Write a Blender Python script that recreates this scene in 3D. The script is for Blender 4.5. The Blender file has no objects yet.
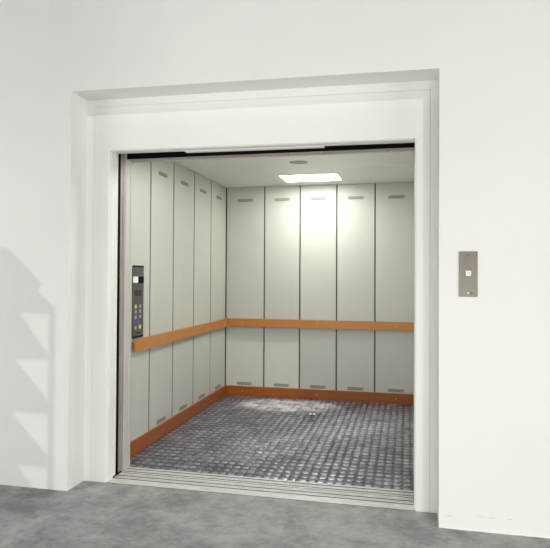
import bpy, bmesh, math, random
from mathutils import Vector, Matrix
random.seed(4)
S = bpy.context.scene
COL = S.collection

# ------------------------------------------------------------------ dimensions (metres)
XL, XR, ZT = -0.292, 1.985, 2.546      # recess in the hall wall
D1 = 0.20                              # depth of the recess
FL, FR, H = -0.125, 1.856, 2.20        # clear door opening
XW, XE = -0.232, 1.930                 # car side walls
YB, ZC = 3.185, 2.399                  # car back wall, ceiling
YF = 0.53                              # front edge of the tread plate
ZH1, ZH0, ZB = 0.884, 0.791, 0.110     # handrail top, bottom, kick board top

# ------------------------------------------------------------------ materials
def mat(name, col, rough=.5, metal=0, spec=.5, bump=0, bscale=40, var=0, vscale=3, var_col=None, aniso=None, emit=0, lo=.35, hi=.65, detail=6, coat=0):
    m = bpy.data.materials.new(name); m.use_nodes = True
    nt = m.node_tree; N = nt.nodes; L = nt.links
    b = N['Principled BSDF']
    b.inputs['Base Color'].default_value = (*col, 1)
    b.inputs['Roughness'].default_value = rough
    b.inputs['Metallic'].default_value = metal
    b.inputs['Specular IOR Level'].default_value = spec
    if coat:
        b.inputs['Coat Weight'].default_value = coat
        b.inputs['Coat Roughness'].default_value = .25
    tc = N.new('ShaderNodeTexCoord')
    src = tc.outputs['Object']
    if aniso:
        mp = N.new('ShaderNodeMapping'); mp.inputs['Scale'].default_value = aniso
        L.new(src, mp.inputs[0]); src = mp.outputs[0]
    if var or var_col:
        n = N.new('ShaderNodeTexNoise'); n.inputs['Scale'].default_value = vscale; n.inputs['Detail'].default_value = detail
        n.inputs['Roughness'].default_value = .6
        L.new(src, n.inputs['Vector'])
        r = N.new('ShaderNodeMapRange'); r.inputs['From Min'].default_value = lo; r.inputs['From Max'].default_value = hi
        L.new(n.outputs['Fac'], r.inputs['Value'])
        mx = N.new('ShaderNodeMix'); mx.data_type = 'RGBA'
        mx.inputs['A'].default_value = (*col, 1)
        vc = var_col or tuple(c*(1-var) for c in col)
        mx.inputs['B'].default_value = (*vc, 1)
        L.new(r.outputs[0], mx.inputs['Factor']); L.new(mx.outputs['Result'], b.inputs['Base Color'])
    if bump:
        n2 = N.new('ShaderNodeTexNoise'); n2.inputs['Scale'].default_value = bscale; n2.inputs['Detail'].default_value = 4
        L.new(src, n2.inputs['Vector'])
        bp = N.new('ShaderNodeBump'); bp.inputs['Strength'].default_value = bump; bp.inputs['Distance'].default_value = .004
        L.new(n2.outputs['Fac'], bp.inputs['Height']); L.new(bp.outputs[0], b.inputs['Normal'])
    if emit:
        b.inputs['Emission Color'].default_value = (1, .995, .965, 1)
        b.inputs['Emission Strength'].default_value = emit
    return m

M = {}
M['plaster'] = mat('white_plaster', (.81, .82, .80), .75, bump=.12, bscale=25, var=.025, vscale=1.3, spec=.3)
M['frame']   = mat('white_frame_paint', (.83, .84, .805), .42, var=.02, vscale=2, spec=.4)
M['door']    = mat('taupe_door_edge', (.40, .34, .325), .4, metal=.3, var=.15, vscale=6)
M['post']    = mat('pale_post_paint', (.50, .49, .44), .38, var=.03)
M['panel']   = mat('grey_green_panel_paint', (.515, .522, .465), .42, spec=.5, bump=.04, bscale=3, var=.03, vscale=1.5)
M['dark']    = mat('shadow_gap_dark', (.035, .035, .030), .6)
M['shaft']   = mat('black_shaft', (.006, .005, .006), .9, spec=.05)  # near-black, keeps the shaft gaps dark as if unlit
M['vent']    = mat('vent_metal', (.30, .31, .27), .5)
M['lattice'] = mat('vent_slots', (.16, .165, .145), .5)
M['ceil']    = mat('ceiling_sheet', (.82, .83, .77), .35, spec=.5, var=.05, vscale=1.6)
M['light']   = mat('lamp_diffuser', (.9, .9, .88), .5, emit=24)
M['light_soft'] = mat('lamp_diffuser_aged', (.9, .9, .88), .5, emit=20)
M['white_metal'] = mat('lamp_rim', (.75, .75, .70), .4)
M['steel']   = mat('sill_aluminium', (.85, .85, .83), .4, metal=.15, var=.3, vscale=14, aniso=(1, 6, 1))
M['groove']  = mat('sill_groove', (.03, .03, .032), .7)
M['black']   = mat('black_plastic', (.008, .008, .009), .6, spec=.05)
M['cop']     = mat('panel_dark_metal', (.10, .09, .088), .4, metal=.3, var=.1)
M['white']   = mat('white_display', (.88, .88, .88), .4)
M['btn']     = mat('grey_button', (.42, .41, .40), .35, metal=.4)
M['yellow']  = mat('yellow_button', (.75, .60, .22), .4)
M['blue']    = mat('blue_button', (.09, .09, .38), .3)
M['paper']   = mat('paper', (.85, .85, .85), .8)
M['screw']   = mat('screw_metal', (.62, .55, .42), .3, metal=.7)
M['caulk']   = mat('paint_bead', (.86, .86, .84), .6, bump=.5, bscale=60)
M['rack']    = mat('shadow_rack_grey', (.35, .36, .38), .5)

def wood(name, c1, c2):
    m = mat(name, c1, .38, spec=.4)
    nt = m.node_tree; N = nt.nodes; L = nt.links; b = N['Principled BSDF']
    tc = N.new('ShaderNodeTexCoord'); mp = N.new('ShaderNodeMapping')
    mp.inputs['Scale'].default_value = (2, 2, 40)
    n = N.new('ShaderNodeTexNoise'); n.inputs['Scale'].default_value = 2.2; n.inputs['Detail'].default_value = 8
    mx = N.new('ShaderNodeMix'); mx.data_type = 'RGBA'
    mx.inputs['A'].default_value = (*c1, 1); mx.inputs['B'].default_value = (*c2, 1)
    L.new(tc.outputs['Object'], mp.inputs[0]); L.new(mp.outputs[0], n.inputs['Vector'])
    L.new(n.outputs['Fac'], mx.inputs['Factor']); L.new(mx.outputs['Result'], b.inputs['Base Color'])
    return m
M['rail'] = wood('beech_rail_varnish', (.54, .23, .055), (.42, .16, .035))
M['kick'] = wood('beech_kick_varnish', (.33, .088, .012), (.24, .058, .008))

def tread_material():
    m = bpy.data.materials.new('tread_plate_metal'); m.use_nodes = True
    nt = m.node_tree; N = nt.nodes; L = nt.links; b = N['Principled BSDF']
    tc = N.new('ShaderNodeTexCoord')
    def noise(scale, detail=6, rough=.6, off=(0, 0, 0), sc=(1, 1, 1)):
        mp = N.new('ShaderNodeMapping'); mp.inputs['Location'].default_value = off; mp.inputs['Scale'].default_value = sc
        n = N.new('ShaderNodeTexNoise'); n.inputs['Scale'].default_value = scale
        n.inputs['Detail'].default_value = detail; n.inputs['Roughness'].default_value = rough
        L.new(tc.outputs['Object'], mp.inputs[0]); L.new(mp.outputs[0], n.inputs['Vector']); return n.outputs['Fac']
    def rng(v, a, c, lo=0, hi=1):
        r = N.new('ShaderNodeMapRange'); r.inputs['From Min'].default_value = a; r.inputs['From Max'].default_value = c
        r.inputs['To Min'].default_value = lo; r.inputs['To Max'].default_value = hi
        L.new(v, r.inputs['Value']); return r.outputs[0]
    def math_(op, a, c):
        q = N.new('ShaderNodeMath'); q.operation = op; q.use_clamp = True
        for i, v in enumerate((a, c)):
            if isinstance(v, (int, float)): q.inputs[i].default_value = v
            else: L.new(v, q.inputs[i])
        return q.outputs[0]
    def blob(x, y, rx, ry, rot=0):
        mp = N.new('ShaderNodeMapping'); mp.vector_type = 'TEXTURE'
        mp.inputs['Location'].default_value = (x, y, 0); mp.inputs['Rotation'].default_value = (0, 0, rot)
        mp.inputs['Scale'].default_value = (rx, ry, 1)
        g = N.new('ShaderNodeTexGradient'); g.gradient_type = 'SPHERICAL'
        L.new(tc.outputs['Object'], mp.inputs[0]); L.new(mp.outputs[0], g.inputs[0]); return g.outputs['Fac']
    # scuffs and dust lying on the plate
    dust = rng(noise(5, 8, .75), .48, .72)
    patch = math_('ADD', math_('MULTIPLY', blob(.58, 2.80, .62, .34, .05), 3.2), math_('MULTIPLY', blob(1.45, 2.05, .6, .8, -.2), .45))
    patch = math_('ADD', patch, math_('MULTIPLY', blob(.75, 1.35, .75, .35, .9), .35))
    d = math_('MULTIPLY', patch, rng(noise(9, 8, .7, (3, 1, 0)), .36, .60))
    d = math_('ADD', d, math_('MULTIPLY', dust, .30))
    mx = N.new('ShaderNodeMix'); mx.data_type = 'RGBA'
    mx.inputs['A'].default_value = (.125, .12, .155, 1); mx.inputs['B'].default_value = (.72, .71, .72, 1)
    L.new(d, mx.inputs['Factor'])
    grime = rng(noise(3.2, 7, .65, (7, 2, 0)), .50, .72, 1, .55)
    mg = N.new('ShaderNodeMix'); mg.data_type = 'RGBA'; mg.blend_type = 'MULTIPLY'; mg.inputs['Factor'].default_value = 1
    sz = N.new('ShaderNodeSeparateXYZ'); L.new(tc.outputs['Object'], sz.inputs[0])
    worn = N.new('ShaderNodeMix'); worn.data_type = 'RGBA'       # the raised caps are worn bright
    L.new(math_('MULTIPLY', rng(sz.outputs['Z'], .0008, .0036), rng(noise(7, 6, .7, (4, 4, 0)), .35, .65, .05, .65)), worn.inputs['Factor'])
    L.new(mx.outputs['Result'], worn.inputs['A']); worn.inputs['B'].default_value = (.76, .76, .84, 1)
    L.new(worn.outputs['Result'], mg.inputs['A']); L.new(grime, mg.inputs['B'])
    L.new(mg.outputs['Result'], b.inputs['Base Color'])
    L.new(rng(d, 0, .7, .7, .05), b.inputs['Metallic'])
    L.new(rng(noise(12, 6, .7, (1, 5, 0)), .3, .7, .24, .42), b.inputs['Roughness'])
    return m
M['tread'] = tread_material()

def floor_material():
    m = bpy.data.materials.new('grey_green_screed'); m.use_nodes = True
    nt = m.node_tree; N = nt.nodes; L = nt.links; b = N['Principled BSDF']
    tc = N.new('ShaderNodeTexCoord')
    n = N.new('ShaderNodeTexNoise'); n.inputs['Scale'].default_value = 3.2; n.inputs['Detail'].default_value = 9; n.inputs['Roughness'].default_value = .68
    n.inputs['Distortion'].default_value = .4
    n2 = N.new('ShaderNodeTexNoise'); n2.inputs['Scale'].default_value = 16; n2.inputs['Detail'].default_value = 8; n2.inputs['Roughness'].default_value = .7
    L.new(tc.outputs['Object'], n.inputs['Vector']); L.new(tc.outputs['Object'], n2.inputs['Vector'])
    r = N.new('ShaderNodeValToRGB'); e = r.color_ramp.elements
    e[0].position = .40; e[0].color = (.215, .235, .232, 1)
    e[1].position = .60; e[1].color = (.44, .455, .445, 1)
    a = N.new('ShaderNodeMath'); a.operation = 'MULTIPLY_ADD'; a.inputs[1].default_value = .38; 
    s = N.new('ShaderNodeMath'); s.operation = 'MULTIPLY'; s.inputs[1].default_value = .62
    L.new(n.outputs['Fac'], s.inputs[0]); L.new(n2.outputs['Fac'], a.inputs[0]); L.new(s.outputs[0], a.inputs[2])
    L.new(a.outputs[0], r.inputs[0]); L.new(r.outputs[0], b.inputs['Base Color'])
    b.inputs['Roughness'].default_value = .55; b.inputs['Specular IOR Level'].default_value = .35
    bp = N.new('ShaderNodeBump'); bp.inputs['Strength'].default_value = .2; bp.inputs['Distance'].default_value = .003
    L.new(n2.outputs['Fac'], bp.inputs['Height']); L.new(bp.outputs[0], b.inputs['Normal'])
    return m
M['floor'] = floor_material()

# ------------------------------------------------------------------ helpers
def box(bm, x0, x1, y0, y1, z0, z1, bev=0, seg=2):
    vs = [bm.verts.new((x, y, z)) for x in (x0, x1) for y in (y0, y1) for z in (z0, z1)]
    fs = [(0, 1, 3, 2), (4, 6, 7, 5), (0, 4, 5, 1), (2, 3, 7, 6), (0, 2, 6, 4), (1, 5, 7, 3)]
    faces = [bm.faces.new([vs[i] for i in f]) for f in fs]
    if bev:
        es = list({e for f in faces for e in f.edges})
        bmesh.ops.bevel(bm, geom=es, offset=bev, segments=seg, affect='EDGES', profile=.5)
def prism(bm, pts, axis, a, b_):
    """extrude polygon pts (two coords) along axis ('x','y','z') from a to b_"""
    def P(p, t):
        return {'x': (t, p[0], p[1]), 'y': (p[0], t, p[1]), 'z': (p[0], p[1], t)}[axis]
    A = [bm.verts.new(P(p, a)) for p in pts]; B = [bm.verts.new(P(p, b_)) for p in pts]
    n = len(pts)
    bm.faces.new(A); bm.faces.new(B[::-1])
    for i in range(n): bm.faces.new([A[i], B[i], B[(i+1) % n], A[(i+1) % n]])
def disc(bm, c, r, axis, t, n=16):
    pts = [(c[0]+r*math.cos(2*math.pi*i/n), c[1]+r*math.sin(2*math.pi*i/n)) for i in range(n)]
    prism(bm, pts, axis, *t)
def obj(name, bm, m, parent=None, loc=(0, 0, 0), smooth=False):
    """bm is given in world coordinates; loc becomes the object's origin"""
    bmesh.ops.recalc_face_normals(bm, faces=bm.faces)
    me = bpy.data.meshes.new(name)
    off = Vector(loc)
    for v in bm.verts: v.co -= off
    bm.to_mesh(me); bm.free()
    me.materials.append(m)
    if smooth:
        for p in me.polygons: p.use_smooth = True
    o = bpy.data.objects.new(name, me); COL.objects.link(o)
    o.location = off
    if parent:
        o.parent = parent
        o.location = off - Vector(parent.get('_w', (0, 0, 0)))
        o['_w'] = tuple(off)
    else:
        o['_w'] = tuple(off)
    return o
def empty(name, loc, **kw):
    o = bpy.data.objects.new(name, None); COL.objects.link(o); o.location = loc; o['_w'] = tuple(loc)
    o.empty_display_size = .1
    for k, v in kw.items(): o[k] = v
    return o
def tag(o, label=None, category=None, group=None, kind=None):
    for k, v in (('label', label), ('category', category), ('group', group), ('kind', kind)):
        if v: o[k] = v
    return o
def bx(name, m, args, parent=None, bev=0, seg=2, loc=None):
    bm = bmesh.new(); box(bm, *args, bev=bev, seg=seg)
    if loc is None: loc = ((args[0]+args[1])/2, (args[2]+args[3])/2, args[4])
    return obj(name, bm, M[m], parent, loc)

# ------------------------------------------------------------------ hall
bm = bmesh.new()
X0, X1, Z1 = -4.5, 6.5, 4.2
zl, zr = ZT+.009, ZT-.008                       # the soffit runs slightly out of level
def slab(bm, y0, y1, xa, xb, za, zb_):
    prism(bm, [(X0, 0), (xa, 0), (xa, za), (xb, zb_), (xb, 0), (X1, 0), (X1, Z1), (X0, Z1)], 'y', y0, y1)
slab(bm, 0, D1, XL, XR, zl, zr)
slab(bm, D1, .30, -.2385, 1.9445, 2.5062, 2.4835)
tag(obj('wall_front', bm, M['plaster']), 'white plastered hall wall with a deep recess around the lift doorway', kind='structure')
bx('floor', 'floor', (X0, X1, -7, D1, -.15, 0))
tag(bpy.data.objects['floor'], 'mottled grey green hall floor in front of the lift', kind='structure')
# thin ragged bead of paint where wall meets floor, right of the lift
bm = bmesh.new()
n = 90; x = XR
for i in range(n):
    w = .034; h = random.uniform(.004, .009)
    prism(bm, [(0, 0), (-random.uniform(.004, .008), 0), (-.003, h), (0, h)], 'x', x, x+w)
    x += w*.985
tag(obj('baseboard_right', bm, M['caulk']), 'thin ragged bright paint bead along the foot of the right wall', kind='structure')
# scuff marks scratched on the wall above the bead
for x0, z0, L_, a in ((2.012, .067, .055, .05), (2.18, .078, .045, .02), (2.235, .077, .05, -.03), (2.335, .078, .03, .04), (2.03, .075, .03, .9)):
    bm = bmesh.new()
    dx, dz = L_*math.cos(a), L_*math.sin(a)
    prism(bm, [(x0, z0), (x0+dx*.5, z0+dz*.5-.0011), (x0+dx, z0+dz), (x0+dx*.5, z0+dz*.5+.0011)], 'y', -.0006, .001)
    o = obj('scuff_mark', bm, mat('scuff', (.50, .47, .45), .8), loc=(x0, 0, z0))
    tag(o, 'faint thin scuff on the white wall above the floor, right of the lift', 'scuff mark', 'scuffs low on the right wall')

cd0 = empty('shade_strips', (FL, .3275, 0), kind='structure', label='black strips standing in for the shade in the gap between landing frame and car')
# ------------------------------------------------------------------ landing door set: door_1
door = empty('door_1', (FL, D1, 0), kind='structure', label='white painted steel door frame of the lift landing set back in the recess')
def jamb(xa, xb, side):
    bm = bmesh.new()
    # profile in plan: small bevelled lip then the return into the shaft
    if side < 0:
        pts = [(xa, D1), (xb-.010, D1), (xb-.002, D1+.006), (xb-.002, D1+.018), (xb-.007, D1+.020), (xb-.007, D1+.024),
               (xb, D1+.026), (xb, .284), (xb-.03, .284), (xb-.03, .30), (xa, .30)]
    else:
        pts = [(xb, D1), (xa+.010, D1), (xa+.002, D1+.006), (xa+.002, D1+.018), (xa+.007, D1+.020), (xa+.007, D1+.024),
               (xa, D1+.026), (xa, .284), (xa+.03, .284), (xa+.03, .30), (xb, .30)]
    prism(bm, pts, 'z', 0, H+.0068+(.0066 if side < 0 else -.0062))
    return obj('jamb', bm, M['frame'], door, (xb if side < 0 else xa, D1, 0))
jamb(-.237, FL, -1); jamb(FR, 1.943, 1)
bm = bmesh.new()
prism(bm, [(D1, H+.008), (D1+.006, H+.001), (D1+.018, H+.001), (D1+.020, H+.005), (D1+.024, H+.005), (D1+.026, H),
           (.300, H), (.300, 2.49), (D1, 2.49)], 'x', -.237, 1.943)
for v in bm.verts:                                # follows the slope of the soffit
    v.co.z += .007-.013*(v.co.x+.237)/2.18 + (.008-.010*(v.co.x+.237)/2.18 if v.co.z > 2.4 else 0)
obj('lintel', bm, M['frame'], door, (.85, D1, H))
bm = bmesh.new(); box(bm, .37, 1.30, .285, .335, H-.004, H+.12, .002)
for v in bm.verts: v.co.z += .006-.013*(v.co.x+.237)/2.18
obj('track_cover', bm, M['frame'], door, (.835, .3, H))
bx('header_shade_strip', 'shaft', (FL-.1, FR+.1, .4500, .4530, H-.002, H+.19), cd0)  # black sheet standing in for the shade above the car header
bx('gap_shade_strip', 'shaft', (-.22, FL-.003, .3295, .3640, .002, H+.05), cd0)  # black strip standing in for the unlit gap beside the door leaves
# two telescopic landing leaves parked in the pocket on the left, only their edges in view
bx('door_leaf', 'frame', (-.95, FL-.001, .290, .308, .012, H+.05), door, .002)
bx('door_leaf', 'frame', (-.95, FL-.002, .312, .326, .012, H+.05), door, .002)

# sills ------------------------------------------------------------
def sill(name, y0, y1, grooves, label, plate=.0):
    e = empty(name, (.865, y0, 0), label=label, category='door sill')
    bm = bmesh.new()
    ys = [y0]; cur = y0
    segs = []
    for g, w in grooves:
        segs.append((cur, g-w/2)); cur = g+w/2
    segs.append((cur, y1))
    for a, b_ in segs:
        box(bm, FL, FR, a, b_, .0016, .004, .0006, 1)
    obj('tread_strip', bm, M['steel'], e, (.865, y0, -.01))
    bm = bmesh.new(); box(bm, FL, FR, y0, y1, -.020, .0014)
    obj('track_bed', bm, M['groove'], e, (.865, y0, -.02))
    return e
sill('door_sill', D1+.002, .398, [(.292, .017), (.320, .007), (.347, .018), (.374, .007)], 'worn aluminium landing sill with door tracks beside the hall floor')
sill('door_sill', .411, .526, [(.437, .017), (.464, .007), (.493, .019)], 'grooved aluminium car sill at the front edge of the tread plate')

# ------------------------------------------------------------------ car door: door_2
cd = empty('door_2', (FL, .36, 0), kind='structure', label='taupe telescopic car door leaves parked at the left behind the landing frame')
bx('door_leaf', 'door', (-.95, FL-.004, .366, .398, .012, H+.06), cd, .003)
bx('door_leaf', 'door', (-.95, FL-.001, .403, .434, .012, H+.06), cd, .004)

# car front return and header (one portal)
bm = bmesh.new()
prism(bm, [(FL-.14, .437), (FL-.006, .437), (FL, .443), (FL, .506), (FL-.004, .508), (FL-.004, .512), (FL, .514), (FL, .542), (FL-.010, .548), (FL-.14, .548)], 'z', 0, H+.14)
tag(obj('trim_1', bm, M['post'], loc=(FL, .43, 0)), 'pale front post of the car at the left beside the taupe doors', kind='structure')
bm = bmesh.new()
prism(bm, [(FR+.14, .430), (FR+.006, .430), (FR, .436), (FR, .542), (FR+.010, .548), (FR+.14, .548)], 'z', 0, H+.14)
tag(obj('trim_2', bm, M['post'], loc=(FR, .43, 0)), 'pale front post of the car at the right', kind='structure')
hd = empty('trim_3', (.865, .43, H), kind='structure', label='taupe header strip above the car entrance with small screws')
bm = bmesh.new(); box(bm, FL, FR, .4535, .536, H-.004, H+.004, .001)
obj('header', bm, M['door'], hd, (.865, .43, H))
bm = bmesh.new(); box(bm, FL, FR, .5362, .548, H-.008, H+.14, .002)
for sgn, xx in ((1, FL), (-1, FR)):                # little rounded corner fillets
    prism(bm, [(xx, H-.006)]+[(xx+sgn*(.028-.028*math.sin(t)), H-.034+.028*math.cos(t)) for t in [k*math.pi/16 for k in range(8, -1, -1)]], 'y', .5362, .548)
obj('header_lip', bm, M['post'], hd, (.865, .54, H))
for x in (.44, .50, 1.03, 1.275, 1.315, 1.69):
    bm = bmesh.new(); disc(bm, (x, .507), .0045, 'z', (H-.0065, H-.003), 10)
    obj('screw', bm, M['black'], hd, (x, .49, H-.005))

# ------------------------------------------------------------------ shaft behind the wall (black gap above and beside the doors)
bm = bmesh.new()
prism(bm, [(-1.2, .30), (-1.2, 3.6), (2.9, 3.6), (2.9, .30), (3.0, .30), (3.0, 3.7), (-1.3, 3.7), (-1.3, .30)], 'z', -.5, 3.4)
box(bm, -1.3, 3.0, .30, 3.7, 3.4, 3.5); box(bm, -1.3, 3.0, .2005, 3.7, -.6, -.5)
box(bm, -1.3, 3.0, D1, .25, -.5, -.151)
tag(obj('wall_shaft', bm, M['shaft']), 'black lift shaft behind the door frame', kind='structure')

# ------------------------------------------------------------------ car shell
def grille(parent, cx, cz, w, h, place):
    """slotted vent: recessed backing with two rows of slanted lozenges; place maps (u along wall, z, out) to world"""
    bm = bmesh.new()
    r = h*.45
    pts = []
    for qx, qz, a0 in ((1, 1, 0), (-1, 1, 90), (-1, -1, 180), (1, -1, 270)):
        for k in range(4):
            a = math.radians(a0+30*k)
            pts.append((cx+qx*(w/2-r)+r*math.cos(a), cz+qz*(h/2-r)+r*math.sin(a)))
    A = [bm.verts.new(place(u, z, .0008)) for u, z in pts]; B = [bm.verts.new(place(u, z, -.003)) for u, z in pts]
    bm.faces.new(A); bm.faces.new(B)
    for i in range(len(A)): bm.faces.new([A[i], B[i], B[(i+1) % len(A)], A[(i+1) % len(A)]])
    g = obj('vent_grille', bm, M['vent'], parent, place(cx, cz, 0))
    g['label'] = 'small slotted ventilation grille'
    bm = bmesh.new()
    nn = 7
    for row in (0, 1):
        for i in range(nn):
            u = cx-w/2+r*.7+(i+.5+.25*row)*(w-1.6*r)/(nn+.3); z = cz+(h*.22 if row else -h*.22)
            s = (w-1.6*r)/nn*.34; q = h*.12; k = .35*s*(1 if row else -1)
            P = [(u-s-k, z-q), (u+s-k, z-q), (u+s+k, z+q), (u-s+k, z+q)]
            A = [bm.verts.new(place(a, b_, .0022)) for a, b_ in P]; B = [bm.verts.new(place(a, b_, .0006)) for a, b_ in P]
            bm.faces.new(A); bm.faces.new(B)
            for j in range(4): bm.faces.new([A[j], B[j], B[(j+1) % 4], A[(j+1) % 4]])
    o = obj('lattice', bm, M['lattice'], g, place(cx, cz, 0))
GAP = .007
def car_wall(name, label, axis, plane, inward, joints, vents=True, skip_first=False):
    """panelled sheet metal wall; 'joints' are the joint positions along the wall"""
    t = .028
    a, b_ = joints[0], joints[-1]
    dep = .012 if axis == 'x' else .0055
    GAP = .0065 if axis == 'x' else .0105
    lo, hi = sorted((plane-inward*(t+.02), plane-inward*(dep+.0003)))
    e = empty(name, ((a+b_)/2, plane, 0) if axis == 'x' else (plane, (a+b_)/2, 0), kind='structure', label=label)
    args = (a, b_, lo, hi, 0, ZC+.02) if axis == 'x' else (lo, hi, a, b_, 0, ZC+.02)
    bx('backing', 'dark', args, e)
    def place(u, z, out):
        return (u, plane+inward*out, z) if axis == 'x' else (plane+inward*out, u, z)
    for i in range(len(joints)-1):
        u0, u1 = joints[i]+GAP, joints[i+1]-GAP
        bm = bmesh.new()
        l2, h2 = sorted((plane, plane-inward*dep))
        if axis == 'x': box(bm, u0, u1, l2, h2, .0, ZC, .0045 if axis == 'x' else .0018, 3)
        else: box(bm, l2, h2, u0, u1, .0, ZC, .0045 if axis == 'x' else .0018, 3)
        pn = obj('wall_panel', bm, M['panel'], e, place((u0+u1)/2, 0, 0))
        if vents and not (skip_first and i == 0):
            for cz in (2.243, .139):
                grille(pn, (u0+u1)/2, cz, .185 if axis == 'x' else .20, .036, place)
    return e
JB = [XW, .225, .637, 1.052, 1.473, XE]
JL = [.552, 1.096, 1.590, 2.120, 2.636, YB-.001]
car_wall('wall_back', 'back wall of the lift car with five grey green steel panels', 'x', YB, -1, JB)
car_wall('wall_left', 'left wall of the lift car with grey green steel panels', 'y', XW, 1, JL, skip_first=True)
car_wall('wall_right', 'right wall of the lift car with grey green steel panels', 'y', XE, -1, JL)
# ceiling with a shallow seam
bm = bmesh.new()
box(bm, XW-.04, XE+.04, .548, 2.165, ZC, ZC+.03, .002); box(bm, XW-.04, XE+.04, 2.169, YB+.04, ZC, ZC+.03, .002)
ce = tag(obj('ceiling', bm, M['ceil'], loc=(.85, 1.8, ZC)), 'pale sheet metal ceiling of the lift car', kind='structure')
bx('ceiling_backing', 'dark', (XW-.04, XE+.04, .548, YB+.04, ZC+.031, ZC+.04), ce)
bm = bmesh.new(); disc(bm, (.86, 1.83), .085, 'z', (ZC-.0015, ZC+.001), 40)
st = obj('cover_disc', bm, mat('cover_disc', (.50, .48, .40), .6, var=.35, vscale=20), ce, (.86, 1.83, ZC))
st['label'] = 'round discoloured patch in front of the lamp'

# tread plate floor: flat sheet with raised lozenges
bm = bmesh.new()
box(bm, XW, XE, YF, YB, -.012, 0)
PX, PY = .0625, .078
def bump(bm, x, y, a=.0282, b=.029, h=.0045):
    n = 12; rings = []
    for k, (q, z) in enumerate(((1, 0), (.82, h*.62), (.55, h))):
        rings.append([bm.verts.new((x+a*q*math.copysign(abs(math.cos(t))**.8, math.cos(t)), y+b*q*math.copysign(abs(math.sin(t))**.8, math.sin(t)), z))
                      for t in (2*math.pi*i/n for i in range(n))])
    for r0, r1 in zip(rings, rings[1:]):
        for i in range(n): bm.faces.new([r0[i], r0[(i+1) % n], r1[(i+1) % n], r1[i]])
    bm.faces.new(rings[-1])
yy = .558
while yy < YB-.05:
    for i in range(34): bump(bm, -.183+i*PX+random.uniform(-.003, .003), yy+random.uniform(-.003, .003))
    yy += PY
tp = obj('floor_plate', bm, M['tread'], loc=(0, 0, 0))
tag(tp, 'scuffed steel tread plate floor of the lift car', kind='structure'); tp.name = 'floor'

# ------------------------------------------------------------------ timber rails
def rail(name, mt, z0, z1, off, th, label, cat, group, kind):
    def screws(o, pts):
        for p, ax in pts:
            bm = bmesh.new()
            if ax == 'x': disc(bm, (p[0], p[2]), .005, 'y', (p[1]-.0018, p[1]+.001), 12)
            else: disc(bm, (p[1], p[2]), .005, 'x', (p[0]-.001, p[0]+.0018), 12)
            obj('screw', bm, M['screw'], o, p)
    zc = (z0+z1)/2
    bm = bmesh.new(); box(bm, XW+off+th+.001, XE-off, YB-off-th, YB-off, z0, z1, .003)
    o = obj(name, bm, M[mt], None, (.85, YB-off-th/2, z0)); tag(o, label[0], cat, group)
    screws(o, [((x, YB-off-th, zc), 'x') for x in (-.02, .84, 1.70)])
    if off > .01:
        for x in (-.02, .84, 1.70):
            bm = bmesh.new(); disc(bm, (x, zc), .02, 'y', (YB-off-.001, YB), 16); obj('bracket', bm, M['dark'], o, (x, YB, zc))
    bm = bmesh.new(); box(bm, XW+off, XW+off+th, .56 if off < .01 else .768, YB-off, z0, z1, .003)
    o2 = obj(name, bm, M[mt], None, (XW+off+th/2, 1.9, z0)); tag(o2, label[1], cat, group)
    screws(o2, [((XW+off+th, y, zc), 'y') for y in (1.34, 2.38)])
    if off > .01:
        for y in (1.34, 2.38):
            bm = bmesh.new(); disc(bm, (y, zc), .02, 'x', (XW, XW+off+.001), 16); obj('bracket', bm, M['dark'], o2, (XW, y, zc))
rail('handrail', 'rail', ZH0, ZH1, .014, .022, ('flat varnished orange brown handrail across the back wall of the lift', 'flat varnished orange brown handrail along the left wall of the lift'), 'handrail', None, '')
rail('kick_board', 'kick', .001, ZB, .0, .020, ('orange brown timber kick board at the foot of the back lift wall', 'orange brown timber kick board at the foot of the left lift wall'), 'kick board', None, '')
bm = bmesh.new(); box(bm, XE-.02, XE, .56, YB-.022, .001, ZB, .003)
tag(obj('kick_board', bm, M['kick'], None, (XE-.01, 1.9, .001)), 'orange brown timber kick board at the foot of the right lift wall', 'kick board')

# ------------------------------------------------------------------ ceiling lamp
def lamp(ly0, ly1, m, label, lx0=.548, lx1=1.130):
    yc = (ly0+ly1)/2
    cl = empty('ceiling_light', (.84, yc, ZC), label=label, category='ceiling light')
    bm = bmesh.new()
    for a in ((lx0-.02, lx0, ly0-.02, ly1+.02), (lx1, lx1+.02, ly0-.02, ly1+.02), (lx0, lx1, ly0-.02, ly0), (lx0, lx1, ly1, ly1+.02)):
        box(bm, a[0], a[1], a[2], a[3], ZC-.004, ZC-.0002, .001)
    obj('frame', bm, M['white_metal'], cl, (.84, yc, ZC))
    bx('diffuser', m, (lx0+.001, lx1-.001, ly0+.001, ly1-.001, ZC-.0048, ZC-.0005), cl)
lamp(2.50, 2.870, 'light', 'bright rectangular lamp panel set in the lift ceiling near the back wall')
lamp(.80, 1.195, 'light_soft', 'rectangular lamp panel in the lift ceiling just inside the entrance, hidden above the header')

# ------------------------------------------------------------------ car operating panel on the left wall
X = XW
cop = empty('control_panel', (XW, .862, .894), label='dark lift control panel with buttons and display on the left wall', category='control panel')
def rr(bm, y0, y1, z0, z1, r, x0, x1, n=5):
    pts = []
    for cy, cz, a0 in ((y1-r, z1-r, 0), (y0+r, z1-r, 90), (y0+r, z0+r, 180), (y1-r, z0+r, 270)):
        for k in range(n+1):
            a = math.radians(a0+90*k/n); pts.append((cy+r*math.cos(a), cz+r*math.sin(a)))
    prism(bm, pts, 'x', x0, x1)
bm = bmesh.new(); rr(bm, .765, .960, .890, 1.452, .016, X, X+.006)
obj('face_plate', bm, M['cop'], cop, (X, .862, .89))
def cpart(name, m, y0, y1, z0, z1, h=.004, r=.004):
    bm = bmesh.new(); rr(bm, y0, y1, z0, z1, r, X+.0062, X+.0062+h); return obj(name, bm, M[m], cop, (X+.006, (y0+y1)/2, z0))
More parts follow.
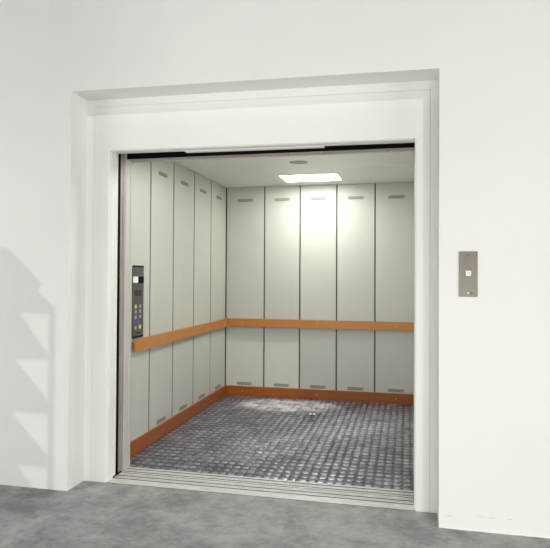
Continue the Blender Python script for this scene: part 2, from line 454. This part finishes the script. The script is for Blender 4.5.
# px -> (y, z) on the panel: columns and rows read off the photo
cpart('label_plate', 'cop', .80, .925, 1.385, 1.435, .002)
cpart('display', 'white', .768, .852, 1.318, 1.366)
cpart('display', 'black', .866, .955, 1.313, 1.366)
cpart('shade', 'black', .768, .957, 1.440, 1.450, .003)
for k in range(5):
    cpart('speaker_slot', 'black', .803+k*.026, .812+k*.026, 1.215, 1.262, .001, .003)
for r_, z in enumerate((1.135, 1.094, 1.052)):
    for c_, y in enumerate((.818, .895)):
        o = cpart('button', 'yellow' if (r_, c_) == (0, 0) else 'btn', y-.014, y+.014, z-.013, z+.013, .004, .004)
        if (r_, c_) == (0, 0): o['label'] = 'yellow button'
o = cpart('button', 'blue', .835, .880, 1.000, 1.030, .004, .012); o['label'] = 'blue button'
cpart('button', 'btn', .804, .832, .957, .985)
o = cpart('button', 'yellow', .878, .910, .958, .990); o['label'] = 'yellow button'
for k in range(5): cpart('marking', 'black', .822+k*.016, .832+k*.016, .925, .934, .0008, .001)
cpart('lower_edge', 'black', .768, .957, .893, .905, .002)

# ------------------------------------------------------------------ call button plate on the hall wall
cb = empty('call_button_panel', (2.139, 0, 1.27), label='brushed metal call button plate on the white wall right of the lift', category='call button')
M['brushed'] = mat('brushed_plate', (.18, .168, .14), .38, metal=.85, var=.18, vscale=30, aniso=(1, 1, 12))
def crr(name, m, x0, x1, z0, z1, r, d0, d1):
    bm = bmesh.new(); pts = []
    for cx, cz, a0 in ((x1-r, z1-r, 0), (x0+r, z1-r, 90), (x0+r, z0+r, 180), (x1-r, z0+r, 270)):
        for k in range(4):
            a = math.radians(a0+30*k); pts.append((cx+r*math.cos(a), cz+r*math.sin(a)))
    prism(bm, pts, 'y', -d0, -d1); return obj(name, bm, M[m], cb, ((x0+x1)/2, -d0, z0))
crr('face_plate', 'brushed', 2.090, 2.187, 1.269, 1.518, .002, -.002, .006)
crr('button_surround', 'brushed', 2.121, 2.156, 1.380, 1.416, .004, .0062, .008)
o = crr('button', 'white', 2.125, 2.152, 1.384, 1.412, .003, .0082, .011); o['label'] = 'square pale push button'
for k in range(2):
    crr('marking', 'vent', 2.1345+k*.007, 2.1365+k*.007, 1.388, 1.408, .0008, .0112, .0114)
crr('screw', 'dark', 2.1335, 2.1415, 1.4955, 1.5035, .0035, .0062, .0075)
crr('indicator', 'white', 2.133, 2.142, 1.286, 1.294, .003, .0062, .0075)
crr('keyhole', 'black', 2.152, 2.160, 1.285, 1.293, .0035, .0062, .0075)

# ------------------------------------------------------------------ scrap of paper lying on the car floor
bm = bmesh.new()
pts = [(-.035, -.012, .002), (-.005, -.028, .014), (.030, -.010, .004), (.024, .022, .013), (-.008, .016, .003), (-.026, .026, .010)]
vs = [bm.verts.new((.905+x, 2.43+y, .003+z)) for x, y, z in pts]; c = bm.verts.new((.905, 2.43, .012))
for i in range(6): bm.faces.new([vs[i], vs[(i+1) % 6], c])
r = bmesh.ops.extrude_face_region(bm, geom=list(bm.faces))
for v in r['geom']:
    if isinstance(v, bmesh.types.BMVert): v.co.z += .0015
tag(obj('paper_scrap', bm, M['paper'], loc=(.905, 2.43, .0)), 'small crumpled white paper scrap on the tread plate near the back', 'paper scrap')

# ------------------------------------------------------------------ unseen rack shape, added and cut to cast the stepped shadow on the left wall
SD = Vector((-.41, 1, -.53))
T = 1.62
ox, oz = .41*T, .53*T
rk = empty('shadow_rack', (-.2, -T, 0), label='unseen rack shape with slanted cut-outs, added to cast the shadow on the left wall', category='rack')
bm = bmesh.new()
def q(pts): prism(bm, [(x+ox, max(0, z+oz)) for x, z in pts], 'y', -T, -T-.012)
xl = -1.25
q([(xl, 1.60), (-.744, 1.551), (-.49, 1.323), (-.518, 1.264), (-.408, 1.182), (-.39, 1.17), (-.39, 1.136), (xl, 1.136)])
q([(-.432, 1.1359), (-.39, 1.1359), (-.39, -oz), (-.432, -oz)])
for zt, x0 in ((1.136, -.655), (.835, -.690), (.49, -.715), (.146, -.660), (-.19, -.69), (-.53, -.69)):
    zb_ = zt-.275; nxt = {1.136: .835, .835: .49, .49: .146, .146: -.19, -.19: -.53, -.53: -oz}[zt]
    q([(xl, zt), (x0, zt), (-.4322, zb_), (-.4322, nxt+.0002), (xl, nxt+.0002)])
obj('shadow_plate', bm, M['rack'], rk, (-.2, -T, 0))
for z in tuple(v+.018+oz for v in (-.53, -.19, .146, .49, .835, 1.136)):
    bx('shadow_rack_shelf', 'rack', (xl+ox, -.40+ox, -T-.055, -T-.0125, z, z+.012), rk, .002)
for x in (xl+ox, -.42+ox):
    bx('post', 'rack', (x, x+.03, -T-.04, -T-.0125, 0, 1.14+oz), rk, .002)

# ------------------------------------------------------------------ light
sun = bpy.data.lights.new('hall_sunlight', 'SUN'); sun.energy = .46; sun.angle = math.radians(.8); sun.color = (1, .985, .95)
so = bpy.data.objects.new('hall_sunlight', sun); COL.objects.link(so)
so.rotation_euler = SD.to_track_quat('-Z', 'Y').to_euler(); so.location = (4, -7, 6)
def area(name, loc, target, sx, sy, power, col=(1, .98, .94)):
    l = bpy.data.lights.new(name, 'AREA'); l.shape = 'RECTANGLE'; l.size = sx; l.size_y = sy; l.energy = power; l.color = col
    o = bpy.data.objects.new(name, l); COL.objects.link(o); o.location = loc
    o.rotation_euler = (Vector(target)-Vector(loc)).to_track_quat('-Z', 'Y').to_euler(); return o
area('hall_fill_light', (9.0, -4.0, 1.6), (.5, 0, 1.3), 4.0, 2.0, 215)  # unseen fill panels added to brighten wall, recess and car
area('hall_fill_light', (-3.3, -3.3, 1.3), (1.4, 0, 1.4), 3.0, 1.6, 70)
area('hall_fill_light', (1.2, -4.3, .7), (1.0, 0, 1.3), 4.5, 1.2, 82)
area('hall_fill_light', (3.6, -4.6, 2.9), (2.4, 0, 1.2), 1.6, .9, 22)
# world: diffuse daylight of the big hall, brighter at eye level than overhead
w = bpy.data.worlds.new('World'); S.world = w; w.use_nodes = True
nt = w.node_tree; N = nt.nodes; L = nt.links
bg = N['Background']; tc = N.new('ShaderNodeTexCoord'); sp = N.new('ShaderNodeSeparateXYZ'); rp = N.new('ShaderNodeValToRGB')
mr = N.new('ShaderNodeMapRange'); mr.inputs['From Min'].default_value = -1; mr.inputs['From Max'].default_value = 1
L.new(tc.outputs['Generated'], sp.inputs[0]); L.new(sp.outputs['Z'], mr.inputs['Value']); L.new(mr.outputs[0], rp.inputs[0]); L.new(rp.outputs[0], bg.inputs['Color'])
e = rp.color_ramp.elements
e[0].position = .40; e[0].color = (.35, .36, .36, 1)
e[1].position = 1.0; e[1].color = (.10, .10, .10, 1)
k = rp.color_ramp.elements.new(.52); k.color = (1, 1, .98, 1)
k = rp.color_ramp.elements.new(.68); k.color = (.32, .33, .32, 1)
bg.inputs['Strength'].default_value = .06

# ------------------------------------------------------------------ camera
yaw, pitch, roll, f = .22719, .014517, .0056548, 594.07
def ray(x3, y2, z3):
    c, s = math.cos(roll), math.sin(roll); x = x3*c-z3*s; z2 = x3*s+z3*c
    c, s = math.cos(pitch), math.sin(pitch); y = y2*c-z2*s; z = y2*s+z2*c
    c, s = math.cos(yaw), math.sin(yaw); return Vector((x*c-y*s, x*s+y*c, z))
R_, F_, U_ = ray(1, 0, 0), ray(0, 1, 0), ray(0, 0, 1)
cam = bpy.data.cameras.new('camera'); co = bpy.data.objects.new('camera', cam); COL.objects.link(co)
mtx = Matrix((R_, U_, -F_)).transposed().to_4x4(); mtx.translation = Vector((1.809, -3.4166, 1.3803))
co.matrix_world = mtx
cam.sensor_width = 36; cam.sensor_fit = 'HORIZONTAL'; cam.lens = 36*f/550
cam.shift_x = (275-269.2)/550; cam.shift_y = (266.79-274)/550
S.camera = co
S.view_settings.view_transform = 'Standard'; S.view_settings.look = 'None'; S.view_settings.gamma = 1
S.view_settings.exposure = .33; S.view_settings.use_curve_mapping = False
for o in bpy.data.objects:
    if '_w' in o: del o['_w']
